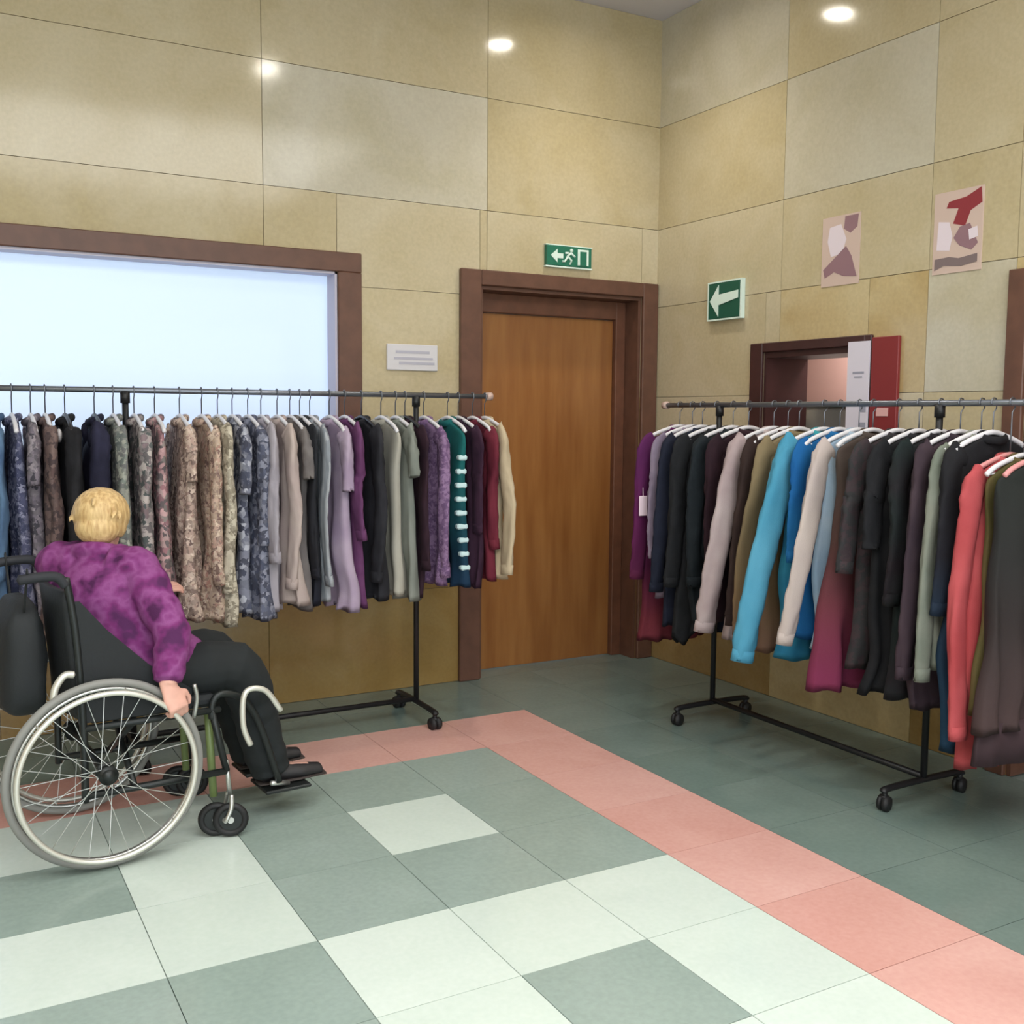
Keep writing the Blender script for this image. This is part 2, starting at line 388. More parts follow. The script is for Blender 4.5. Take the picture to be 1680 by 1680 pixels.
# things seen through the hatch
o = boxo('red_panel', (-.022, -.002, -1.885, -1.725, 1.2, 1.905), mat('dark_red', (128, 40, 42), .5), bev=.003)
tag(o, 'dark red upright panel on the wall at the right edge of the hatch', 'panel')
obj('white_label', box(bmesh.new(), -.025, -.022, -1.84, -1.77, 1.53, 1.57), mat('label_pink', (216, 168, 165), .5), o)
pap = mat('paper_white', (214, 208, 220), .6)
bm = bmesh.new(); box(bm, -.006, -.002, -1.715, -1.6, 1.62, 1.885)
o = empty('notice_sheet', (0, 0, 0)); tag(o, 'white sheet of paper stuck beside the red panel of the hatch', 'notice')
obj('sheet', box(bmesh.new(), -.028, -.0215, -1.72, -1.585, 1.36, 1.89), pap, o)
for a, b, c, d in ((-1.69, -1.62, 1.735, 1.745), (-1.68, -1.63, 1.715, 1.722), (-1.71, -1.67, 1.55, 1.6), (-1.71, -1.675, 1.47, 1.5)):
    obj('print', box(bmesh.new(), -.0295, -.028, a, b, c, d), mat('grey_print', (150, 150, 165), .6), o)
gm = mat('grey_enamel', (142, 142, 140), .4)
o = empty('grey_appliance', (.5, -.98, .802)); tag(o, 'grey boxy appliance standing inside the hatch', 'appliance')
obj('housing', box(bmesh.new(), -.14, .2, -.22, .22, 0, .78, .02), gm, o)
obj('top_tray', box(bmesh.new(), -.16, .22, -.24, .24, .78, .8, .006), mat('tray', (176, 176, 172), .4), o)
obj('control_panel', box(bmesh.new(), -.15, -.138, .06, .2, .5, .72, .002), mat('dark_plastic', (44, 46, 52), .4), o)
for k in range(3): obj('knob', disc(bmesh.new(), (-.155, .13, .56+.06*k), (1, 0, 0), .014, .012), mat('knob_light', (190, 190, 190), .4), o)
# ------------------------------------------------------------------ signs on the walls
GREEN = mat('sign_green', (28, 108, 84), .45, emit=(20, 110, 84), es=.0); WHITE = mat('sign_white', (218, 236, 226), .5)
# exit sign over the door (on back wall)
s = empty('exit_sign', (-.66, 0, 2.445)); tag(s, 'small green and white emergency exit sign above the door', 'sign')
obj('plate', box(bmesh.new(), -.155, .155, -.03, .002, -.058, .058, .004), GREEN, s)
def flat_x(bm, pts, y): poly(bm, [(a, y, b) for a, b in pts])
bm = bmesh.new()
prism(bm, [(-.13, -.031, .0), (-.085, -.031, .038), (-.085, -.031, .014), (-.045, -.031, .014), (-.045, -.031, -.014), (-.085, -.031, -.014), (-.085, -.031, -.038)][::-1], (0, -.002, 0))
obj('arrow', bm, WHITE, s)
bm = bmesh.new()
disc(bm, (.012, -.032, .035), (0, 1, 0), .011, .003, 12)
for q in ([(.01, .022), (-.02, -.004)], [(.01, .018), (.036, .0)], [(-.006, .02), (-.03, .018)], [(-.014, 0), (.012, -.022), (.0, -.045)], [(-.014, -.002), (-.034, -.03), (-.05, -.03)]):
    tube(bm, [(a, -.032, b) for a, b in q], .0062, 6)
obj('running_figure', bm, WHITE, s, True)
obj('doorway_mark', box(bmesh.new(), .055, .13, -.034, -.03, -.046, .046), WHITE, s)
obj('doorway_dark', box(bmesh.new(), .07, .115, -.036, -.034, -.046, .034), GREEN, s)
obj('rim', box(box(bmesh.new(), -.16, .16, -.028, -.002, -.066, -.058), -.16, .16, -.028, -.002, .058, .064), WHITE, s)
# arrow sign on right wall; local y to the left in the photo is +y
s = empty('arrow_sign', (0, -.66, 2.176)); s.scale = (1, .86, .84); tag(s, 'square green sign with a white arrow pointing left, on the right wall', 'sign')
obj('plate', box(bmesh.new(), -.03, .0, -.155, .155, -.12, .12, .004), mat('sign_dark_green', (22, 84, 66), .45), s)
bm = bmesh.new()
prism(bm, [(-.031, .135, 0), (-.031, .05, .105), (-.031, .05, .04), (-.031, -.14, .055), (-.031, -.14, .005), (-.031, .05, -.03), (-.031, .05, -.105)], (-.003, 0, 0))
obj('arrow', bm, WHITE, s)
bm = bmesh.new()
box(bm, -.029, -.001, -.166, -.155, -.13, .13); box(bm, -.029, -.001, .155, .166, -.13, .13); box(bm, -.029, -.001, -.155, .155, .12, .13); box(bm, -.029, -.001, -.155, .155, -.13, -.12)
obj('rim', bm, WHITE, s)
# white notice on the back wall between window and door
s = empty('notice_plate', (-1.65, 0, 1.83)); tag(s, 'white rectangular notice on the stone wall between window and door', 'notice')
obj('plate', box(bmesh.new(), -.15, .15, -.012, .002, -.07, .07, .003), mat('notice_white', (208, 205, 208), .5), s)
bm = bmesh.new()
for zz, a, b in ((.03, -.1, .1), (-.005, -.11, .12), (-.03, -.08, .13)): box(bm, a, b, -.0135, -.012, zz-.008, zz+.006)
obj('print_line', bm, mat('notice_grey', (176, 174, 186), .5), s)
# two posters on the right wall
PK = mat('poster_pink', (202, 178, 166), .55); MV = mat('poster_mauve', (142, 108, 116), .55); RD = mat('poster_red', (138, 44, 52), .55)
DK = mat('poster_dark', (104, 66, 72), .55); WH = mat('poster_white', (222, 208, 216), .55); GY = mat('poster_grey', (122, 106, 106), .55)
def poster(yc, zc, hw, hz, label, shapes, base):
    s = empty('poster', (0, yc, zc)); tag(s, label, 'poster')
    obj('sheet', box(bmesh.new(), -.004, .0, -hw, hw, -hz, hz), base, s)
    for k, (m, name, pts) in enumerate(shapes):
        bm = bmesh.new(); prism(bm, [(-.0041-.0004*k, -a*hw, b*hz) for a, b in pts], (-.0004, 0, 0)); obj(name, bm, m, s)
# (a = -1 left .. 1 right as seen, b = -1 bottom .. 1 top)
poster(-1.49, 2.345, .122, .17, 'smaller pale pink poster, to the left on the right wall', [
    (MV, 'dark_shape', [(.2, .95), (.9, .95), (.85, .6), (.5, .45), (.15, .6)]),
    (WH, 'light_shape', [(-.6, .7), (0, .75), (.3, .3), (.1, -.1), (-.5, -.15), (-.7, .3)]),
    (MV, 'lower_shape', [(-.9, -.5), (-.3, -.2), (.3, .1), (.6, -.2), (.9, -.8), (.2, -.75), (-.3, -.6), (-.8, -.75)])], PK)
poster(-2.165, 2.34, .125, .178, 'larger pink and dark red poster near the right-hand door', [
    (RD, 'red_shape', [(-.4, .75), (.3, .8), (.9, .97), (.95, .6), (.5, .45), (.3, .1), (-.2, .2), (0, .55), (-.5, .6)]),
    (WH, 'light_shape', [(-.8, .3), (-.35, .25), (-.2, -.1), (-.3, -.45), (-.85, -.4)]),
    (MV, 'dark_shape', [(.1, .1), (.5, .15), (.85, -.35), (.6, -.5), (.1, -.35), (-.15, -.15)]),
    (WH, 'spot', [(.45, 0), (.8, .05), (.85, -.2), (.5, -.25)]),
    (GY, 'text_band', [(-.9, -.62), (-.3, -.6), (.1, -.66), (.85, -.6), (.85, -.8), (.2, -.86), (-.5, -.8), (-.9, -.9)])], PK)

# ------------------------------------------------------------------ ceiling lamps, added fill panels
glow = mat('lamp_lens', (255, 250, 235), emit=(255, 248, 232), es=140); cool = mat('fill_panel_glow', (245, 248, 255), emit=(255, 250, 244), es=1.6)
chrome = mat('chrome', (200, 200, 200), .2, 1)
def downlight(x, y, label):
    s = empty('downlight', (x, y, CEIL)); tag(s, label, 'lamp', 'ceiling spots')
    bm = bmesh.new(); tube(bm, [(0, 0, 0), (0, 0, -.05)], .085, 20, cap=False); torus(bm, (0, 0, -.05), (0, 0, 1), .08, .012, 24, 8)
    obj('trim_ring', bm, chrome, s, True)
    obj('lens', disc(bmesh.new(), (0, 0, -.045), (0, 0, 1), .07, .01, 24), glow, s)
    l = bpy.data.lights.new('spot', 'SPOT'); l.energy = 45; l.spot_size = math.radians(120); l.spot_blend = .8; l.shadow_soft_size = .07; l.color = (1, .96, .88)
    lo = bpy.data.objects.new('spot', l); link(lo, s); lo.location = (0, 0, -.07)
downlight(-1.86, -1.93, 'round ceiling spot over the open floor, mirrored in the upper wall')
downlight(-.72, -.72, 'round ceiling spot near the corner of the two walls')
for px, py in FILL_PANELS:
    s = empty('fill_panel', (px, py, CEIL)); tag(s, 'wide luminous panel added to the ceiling out of view for fill light', 'lamp', 'added fill panels')
    bm = bmesh.new()
    for a in (-1, 1): box(bm, -1.7, 1.7, a*1.53-.02, a*1.53+.02, -.03, 0); box(bm, a*1.68-.02, a*1.68+.02, -1.51, 1.51, -.03, 0)
    obj('frame', bm, ceil_m, s); obj('diffuser', box(bmesh.new(), -1.66, 1.66, -1.51, 1.51, -.02, -.002), cool, s)

# ------------------------------------------------------------------ garment racks
BLK = mat('black_metal', (30, 30, 32), .45, .3); RAILM = mat('grey_rail', (118, 122, 130), .35, .8); RUB = mat('caster_rubber', (24, 24, 26), .6)
def rack(loc, rz, zr, e0, e1, u0, u1, label, drop=0):
    """rail along local x at height zr from e0 to e1, uprights at u0,u1"""
    t = empty('garment_rack', loc, rz); tag(t, label, 'clothes rack')
    bm = bmesh.new(); tube(bm, [(e0, 0, zr), (e1, 0, zr)], .0125, 12); obj('rail', bm, RAILM, t, True)
    for e, d in ((e0, -1), (e1, 1)):
        bm = bmesh.new(); disc(bm, (e+d*.01, 0, zr), (1, 0, 0), .02, .03, 16); obj('end_cap', bm, mat('cap', (186, 160, 150), .4), t, True)
    for u in (u0, u1):
        bm = bmesh.new(); tube(bm, [(u, 0, .085), (u, 0, zr-.016)], .0135, 12); disc(bm, (u, 0, zr-.03), (0, 0, 1), .02, .05, 14); disc(bm, (u, 0, .8), (0, 0, 1), .018, .06, 14)
        obj('upright', bm, BLK, t, True)
        bm = bmesh.new(); tube(bm, smoothpts([(u, -.23, .075), (u, -.2, .085), (u, 0, .088), (u, .2, .085), (u, .23, .075)], 4), [(.016, .013)]*17, 10, flatdir=(0, 0, 1))
        ft = obj('foot', bm, BLK, t, True)
        for s in (-1, 1):
            bm = bmesh.new(); y = .22*s
            disc(bm, (u+.012, y, .03), (1, .25, 0), .03, .018, 18); disc(bm, (u-.014, y, .03), (1, .25, 0), .03, .014, 18)
            tube(bm, [(u, y, .05), (u, y, .08)], .011, 8); box(bm, u-.012, u+.012, y-.014, y+.014, .034, .06)
            obj('caster', bm, RUB, t, True)
    bm = bmesh.new(); tube(bm, [(u0, 0, .1), (u1, 0, .1)], .013, 10); obj('base_bar', bm, BLK, t, True)
    return t
# left rack parallel to the back wall; right rack parallel to the right wall
ZL, ZR = 1.615, 1.58
rack((-1.88, -.568, 0), 0, ZL, -1.92, .395, -1.355, 0, 'long clothes rack in front of the window, with black castor feet')
rack((-.568, -1.28, 0), -PI/2, ZR, -.42, 1.95, 0, 1.285, 'clothes rack beside the right wall, with black base bar and castors')

HW = mat('hanger_white', (216, 214, 218), .35); HB = mat('hanger_black', (34, 32, 36), .4); HP = mat('hanger_pink', (206, 140, 140), .4); HG = mat('hanger_wood', (196, 172, 140), .5)
DZ = -.045
def mkhanger(m, w=.2, drop=0):
    bm = bmesh.new()
    # hook passes over the rail (rail centre = origin)
    pts = [(0, .017*math.cos(a)+.0, .0165*math.sin(a)+.0015) for a in [math.radians(d) for d in (-40, 0, 40, 80, 120, 160, 195)]]
    pts = [(x, y*1.0, z) for x, y, z in pts]; pts += [(0, -.014, -.02), (0, 0, -.035), (0, 0, -.065+DZ-drop)]
    tube(bm, pts, .0028, 6)
    hk = bm
    bm = bmesh.new()
    D = DZ-drop; tube(bm, smoothpts([(0, -w, D-.128), (0, -w*.8, D-.104), (0, -w*.4, D-.078), (0, 0, D-.062), (0, w*.4, D-.078), (0, w*.8, D-.104), (0, w, D-.128)], 3), [(.010, .009)]*19, 8, flatdir=(1, 0, 0))
    tube(bm, [(0, -w*.93, D-.125), (0, w*.93, D-.125)], .004, 6)
    return hk, bm, m
hcache = {}
def hanger(loc, rz, m, short, drop=0):
    key = m.name+str(drop)
    t = empty('clothes_hanger', loc, rz); cn = {'hanger_white': 'white plastic', 'hanger_black': 'black plastic', 'hanger_pink': 'pink plastic', 'hanger_wood': 'pale wooden'}[m.name]
    tag(t, cn+' hanger carrying the '+short, 'hanger', 'hangers on the rails')
    if key not in hcache:
        a, b, mm = mkhanger(m, drop=drop)
        ho = obj('hook', a, RAILM, t, True); ao = obj('arms', b, mm, t, True); hcache[key] = (ho, ao)
    else:
        for o in hcache[key]: c = o.copy(); link(c, t)
    return t

def garment(loc, rz, name, label, cat, group, short, m, L=.95, w=.2, hemw=.24, th=.032, sl=.6, slw=.05, flare=.08, msl=None, hem=0, seed=0,
            nfold=None, collar=None, buttons=None, hg=None, lean=0.0, strip=None, tiltr=0.0, drop=0.0):
    """garment hanging in the local y-z plane below a hanger whose hook is on the rail at the origin. local -x is the front"""
    rn = random.Random(seed*7+3); nfold = nfold or rn.choice((4, 5, 6, 7)); D = DZ-drop
    t = empty(name, loc, rz+tiltr); tag(t, label, cat, group)
    L = L+rn.uniform(-.03, .03)-(-D+DZ)*0
    Z0 = lambda z: z+D
    prof = [(Z0(-.078), .052, .022), (Z0(-.092), .09, .020), (Z0(-.112), w*.72, .018), (Z0(-.135), w*.96, .017), (Z0(-.16), w*1.04, .018), (Z0(-.21), w*1.04, th*.75), (Z0(-.32), w*.97, th*.95)]
    zs = Z0(-.32); k = 6
    for i in range(1, k+1):
        u = i/k; prof.append((zs+(-L-zs)*u, w*.97+(hemw-w*.97)*u**1.2, th*(.95+.25*u)))
    prof = smoothpts(prof, 3)
    bm = bmesh.new(); n = 64; rings = []; ph = rn.uniform(0, 6); ph2 = rn.uniform(0, 6)
    for z, hw, tt in prof:
        d = min(1, max(0, (-z-.22)/max(.2, L-.25))); ring = []
        for k in range(n):
            a = 2*PI*k/n; c, s_ = math.cos(a), math.sin(a)
            yn = math.copysign(abs(c)**.85, c); y = hw*yn; x = tt*math.copysign(abs(s_)**.6, s_)
            yy = y+.02*math.sin(z*4+ph)
            fold = math.sin(nfold*yy/w*1.6+ph+z*.8)*.6+math.sin(nfold*2.7*yy/w+ph2-z*1.6)*.3
            nz = noise.noise(Vector((y*9+seed*3.1, z*5, x*6)))
            x += (fold*.75+nz*.9)*tt*(.15+.85*d)*(1-abs(yn)**6*.5)
            x += .010*d*math.sin(z*6+ph)
            y += .014*d*math.sin(z*9+ph2)+.012*nz+lean*(-z)
            zz = z+((hem*d*math.sin(2.3*yy/w+ph)+.35*hem*math.sin(7*yy/w+ph2)*d) if z < -L*.6 else 0)+(.006*math.sin(yy*60+ph) if z < -L+.02 else 0)
            ring.append(bm.verts.new((x, y, zz)))
        rings.append(ring)
    for i in range(len(rings)-1):
        for k in range(n): bm.faces.new((rings[i][k], rings[i][(k+1) % n], rings[i+1][(k+1) % n], rings[i+1][k]))
    ins = [bm.verts.new((v.co.x*.8, v.co.y*.97, v.co.z+.02)) for v in rings[-1]]
    for k in range(n): bm.faces.new((rings[-1][k], rings[-1][(k+1) % n], ins[(k+1) % n], ins[k]))
    bm.faces.new(ins)
    ins = [bm.verts.new((v.co.x*.7, v.co.y*.85, v.co.z-.012)) for v in rings[0]]
    for k in range(n): bm.faces.new((rings[0][k], ins[k], ins[(k+1) % n], rings[0][(k+1) % n]))
    bm.faces.new(ins)
    body = obj('body', bm, m, t, True)
    if sl:
        for s in (-1, 1):
            f = flare*(1 if s == 1 else .8)+rn.uniform(-.02, .02); e1 = rn.uniform(-.018, .018)
            sp = [(0, s*w*.80, -.145), (-.002, s*(w*1.02), -.18), (-.005, s*(w*1.10+f*.2), -.32), (-.006+e1, s*(w*1.13+f*.55), -.1-sl*.55), (-.008, s*(w*1.13+f*.85), -.1-sl*.85), (-.006-e1, s*(w*1.13+f), -.12-sl)]
            if sl < .3: sp = [(0, s*w*.80, -.145), (-.002, s*w*1.02, -.18), (-.005, s*(w*1.12+f*.6), -.14-sl*.5), (-.005, s*(w*1.17+f), -.14-sl)]
            sp = [(a_, b_, c_+D) for a_, b_, c_ in sp]
            pp = smoothpts(sp, 7); N = len(pp); nn = 20
            bm = bmesh.new(); rr = [(slw*(1.15-.38*i/(N-1))*(.6 if i == 0 else 1), th*.72*(1-.1*i/(N-1))) for i in range(N)]
            tube(bm, pp, rr, nn, flatdir=(1, 0, 0), cap=False)
            bm.verts.ensure_lookup_table()
            for i in range(N):
                cpt = Vector(pp[i])
                for k in range(nn):
                    v = bm.verts[i*nn+k]; q = v.co-cpt
                    g = 1+.22*noise.noise(Vector((k*.45+seed, i*.55, s*3)))+.12*math.sin(k*PI*2/nn*3+ph+i*.25)
                    v.co = cpt+q*g
            last = [bm.verts[(N-1)*nn+k] for k in range(nn)]; cpt = Vector(pp[-1])
            ins = [bm.verts.new(cpt+(v.co-cpt)*.8+Vector((0, 0, .025))) for v in last]
            for k in range(nn): bm.faces.new((last[k], last[(k+1) % nn], ins[(k+1) % nn], ins[k]))
            bm.faces.new(ins); bm.verts.ensure_lookup_table(); bm.faces.new([bm.verts[k] for k in range(nn)])
            so = obj('sleeve', bm, msl or m, t, True)
            if sl > .4:
                bm = bmesh.new(); q = pp[-1]; q0 = pp[-2]
                dv = (Vector(q)-Vector(q0)).normalized()
                tube(bm, [Vector(q)-dv*.045, Vector(q)-dv*.02, Vector(q)+dv*.004], [(rr[-1][0]*1.08, rr[-1][1]*1.15)]*3, 16, flatdir=(1, 0, 0), cap=False); c2 = obj('cuff', bm, msl or m, so, True)
                md = c2.modifiers.new('thick', 'SOLIDIFY'); md.thickness = .005
    cm = collar or m
    bm = bmesh.new()
    pts = [(.028*math.cos(a), .062*math.sin(a), D-.082+.012*math.cos(a)) for a in [2*PI*k/20 for k in range(20)]]
    tube(bm, pts, [(.011, .016)]*20, 8, flatdir=(0, 0, 1), closed=True); obj('collar', bm, cm, t, True)
    if strip:   # column of light dashes down the front, near edge
        for k in range(9):
            z = -.30-k*.067; near = [v.co for v in body.data.vertices if abs(v.co.z-z) < .03]; ym = min(c.y for c in near)
            xm = [c.x for c in near if c.y < ym+.03]; xa, xb = min(xm), max(xm)
            bm = bmesh.new(); box(bm, xa-.003, xb+.002, ym-.004, ym+.035, z-.013, z+.013, .007); obj('stripe', bm, strip, t)
    hanger(loc, rz, hg or HW, short, drop)
    return t

# --- left rack. near edge x of each garment as seen (front faces -x); y near is -.8
GL = 'clothes on the long rack before the window'
F = fabric
LEFT = [
 # x, short, label, material, L, kwargs
 (-3.74, 'blue denim shirt at the left edge', 'blue denim shirt hanging at the left edge of the picture', F('denim', [(74, 100, 136), (98, 128, 160)], 'plain', 9), .98, dict(th=.03), 'shirt'),
 (-3.675, 'navy blouse with pale flecks', 'navy blouse with small pale flecks, second from the left', F('navyfleck', [(52, 56, 80), (52, 56, 80), (134, 134, 154), (66, 68, 94)], 'floral', 40*1.6), .97, {}, 'blouse'),
 (-3.605, 'grey and black patterned blouse', 'grey and black blotchy blouse left of the black jacket with the white spot', F('gb', [(74, 70, 78), (134, 126, 132), (52, 50, 58), (106, 98, 108)], 'floral', 34*1.6), .99, {}, 'blouse'),
 (-3.55, 'dark brown blouse', 'dark brown blouse with faint print above the seated woman, left side', F('brn', [(84, 66, 64), (106, 88, 84), (64, 52, 54)], 'floral', 30*1.6), 1.0, {}, 'blouse'),
 (-3.475, 'black jacket with a white round brooch', 'black jacket with one round white brooch above the blonde head', F('blk1', [(30, 30, 34), (42, 42, 46)], 'plain', 12), .92, dict(th=.045, hg=HB), 'jacket'),
 (-3.36, 'dark navy jacket', 'plain dark navy jacket right behind the blonde head', F('nvy', [(34, 34, 54), (50, 50, 74)], 'plain', 7), .9, dict(th=.055, hg=HB), 'jacket'),
 (-3.285, 'grey-green mottled blouse', 'grey-green mottled blouse, first patterned one right of the navy jacket', F('ggm', [(110, 118, 112), (78, 84, 84), (148, 150, 140), (98, 98, 98)], 'floral', 36*1.6), .98, {}, 'blouse'),
 (-3.2, 'silver grey leaf-print blouse', 'silver grey blouse with dark leaf print over the woman\'s back', F('sgl', [(142, 136, 134), (86, 80, 84), (172, 164, 160), (118, 102, 106), (74, 80, 80)], 'floral', 30*1.6), 1.0, {}, 'blouse'),
 (-3.115, 'rose flowered blouse', 'rose and grey flowered blouse with dusty pink top', F('rsf', [(146, 106, 112), (110, 84, 90), (184, 148, 148), (124, 118, 114), (88, 80, 82)], 'floral', 30*1.6), .99, {}, 'blouse'),
 (-3.01, 'beige leopard-spot blouse', 'beige and brown leopard-spot blouse in the middle of the patterned ones', F('leo', [(88, 68, 66), (182, 164, 148), (144, 118, 110), (204, 186, 172), (110, 92, 86)], 'floral', 38*1.6), 1.0, {}, 'blouse'),
 (-2.915, 'rust and cream flowered blouse', 'rust and cream small-flowered blouse right of the leopard-spot one', F('rcf', [(152, 110, 100), (192, 174, 156), (106, 82, 78), (164, 144, 126)], 'floral', 42*1.6), 1.0, {}, 'blouse'),
 (-2.845, 'olive beige printed blouse', 'olive beige printed blouse with pale dots', F('obp', [(148, 140, 122), (112, 104, 90), (180, 172, 154)], 'floral', 34*1.6), 1.0, {}, 'blouse'),
 (-2.78, 'navy blouse with white branch print', 'navy blouse with white branch print, next to the olive beige one', F('nwb', [(54, 58, 76), (164, 166, 176), (66, 70, 88), (50, 52, 66), (110, 112, 126)], 'floral', 26*1.6), .99, {}, 'blouse'),
 (-2.71, 'dark blue-grey dotted blouse', 'dark blue-grey dotted blouse, last patterned one before the pale shirts', F('dbg', [(58, 62, 80), (78, 82, 100), (134, 136, 150), (64, 66, 80)], 'floral', 30*1.6), .98, {}, 'blouse'),
 (-2.65, 'pale lilac-grey shirt', 'pale lilac-grey shirt, first of the plain light shirts', F('plg', [(168, 162, 172), (186, 180, 188)], 'plain', 6), .96, {}, 'shirt'),
 (-2.575, 'cream pink shirt', 'cream pink shirt with long hanging sleeve', F('crp', [(190, 172, 168), (206, 190, 182)], 'plain', 6), .96, dict(th=.036), 'shirt'),
 (-2.515, 'taupe grey shirt', 'taupe grey shirt between the cream pink and black ones', F('tpg', [(112, 106, 106), (130, 124, 122)], 'plain', 8), .97, {}, 'shirt'),
 (-2.468, 'black narrow top', 'narrow black top with navy hem squeezed between light garments', F('bkn', [(28, 34, 52), (40, 40, 46), (40, 42, 48)], 'block', 1), .98, dict(th=.024), 'jersey'),
 (-2.42, 'light grey striped shirt', 'light grey striped shirt left of the lilac blouse', F('lgs', [(150, 156, 164), (176, 180, 186)], 'stripe', 30), .95, dict(th=.022), 'shirt'),
 (-2.325, 'pale lilac blouse', 'pale lilac wide blouse in the right half of the rack', F('pll', [(172, 152, 178), (194, 176, 196)], 'plain', 6), .97, dict(th=.038), 'blouse'),
 (-2.25, 'plum purple blouse', 'plum purple blouse beside the pale lilac one', F('plm', [(96, 52, 94), (122, 74, 118)], 'plain', 7), .96, dict(th=.03), 'blouse'),
 (-2.165, 'charcoal long-sleeved jacket', 'charcoal black jacket with long drooping sleeve', F('chj', [(36, 36, 42), (50, 50, 56)], 'plain', 8), .97, dict(th=.036, hg=HB), 'jacket'),
 (-2.065, 'light beige cardigan', 'light beige cardigan at the rack upright', F('lbc', [(176, 172, 160), (192, 188, 176)], 'knit', 14), .93, dict(th=.034), 'cardigan'),
 (-1.99, 'pale sage cardigan', 'pale sage grey cardigan just right of the beige cardigan', F('psg', [(128, 134, 126), (148, 152, 144)], 'knit', 14), .94, {}, 'cardigan'),
 (-1.94, 'very dark maroon top', 'very dark maroon top right of the sage cardigan', F('vdm', [(44, 26, 38), (58, 36, 48)], 'plain', 9), .93, dict(th=.022, hg=HB), 'jersey'),
 (-1.84, 'purple dotted blouse', 'dusty purple dotted blouse left of the teal striped top', F('pdb', [(106, 80, 114), (86, 62, 96), (126, 100, 132)], 'floral', 44*1.6), .93, dict(th=.034), 'blouse'),
 (-1.71, 'teal and navy striped top', 'teal and navy top with a column of short white stripes', F('tns', [(24, 40, 78), (26, 60, 84), (24, 84, 92), (30, 110, 110)], 'block', 1), .91, dict(th=.034, strip=mat('stripe_white', (196, 222, 224), .6), sl=0), 'jersey'),
 (-1.65, 'dark plum shirt', 'narrow dark plum shirt right of the striped top', F('dps', [(50, 28, 48), (64, 38, 58)], 'plain', 9), .92, dict(th=.024), 'shirt'),
 (-1.57, 'burgundy blouse', 'burgundy blouse with folds, second from the right end of the long rack', F('bgd', [(102, 32, 50), (124, 46, 62)], 'plain', 6), .93, dict(th=.036), 'blouse'),
 (-1.50, 'cream beige cardigan', 'cream beige cardigan at the right end of the long rack, sleeve hanging before the door', F('cbc', [(196, 178, 148), (212, 194, 164)], 'knit', 12), .9, dict(th=.034, flare=.1, slw=.055), 'cardigan'),
]
for i, (x, short, label, m, Ln, kw, cat) in enumerate(LEFT):
    kw = dict(kw); kw.setdefault('th', .035)
    kw.setdefault('slw', (.05, .042, .056)[i % 3]); sln = (.58, .26, .66, 0, .5, .7, .2)[(i*3) % 7] if i not in (15, 21, 29) else .7
    g = garment((x, -.568, ZL), 0, 'hanging_'+cat, label, cat, GL, short, m, L=Ln, w=.2, hemw=(.235, .25, .225, .26)[i % 4], seed=i+1, sl=kw.pop('sl', sln), tiltr=.05*math.sin(i*2.1), flare=kw.pop('flare', .01), **kw)
    if 'brooch' in short:
        bm = bmesh.new(); ellipsoid(bm, (-.04, -.10, -.19), (.012, .028, .028)); obj('brooch', bm, mat('brooch_white', (224, 216, 214), .4), g, True)

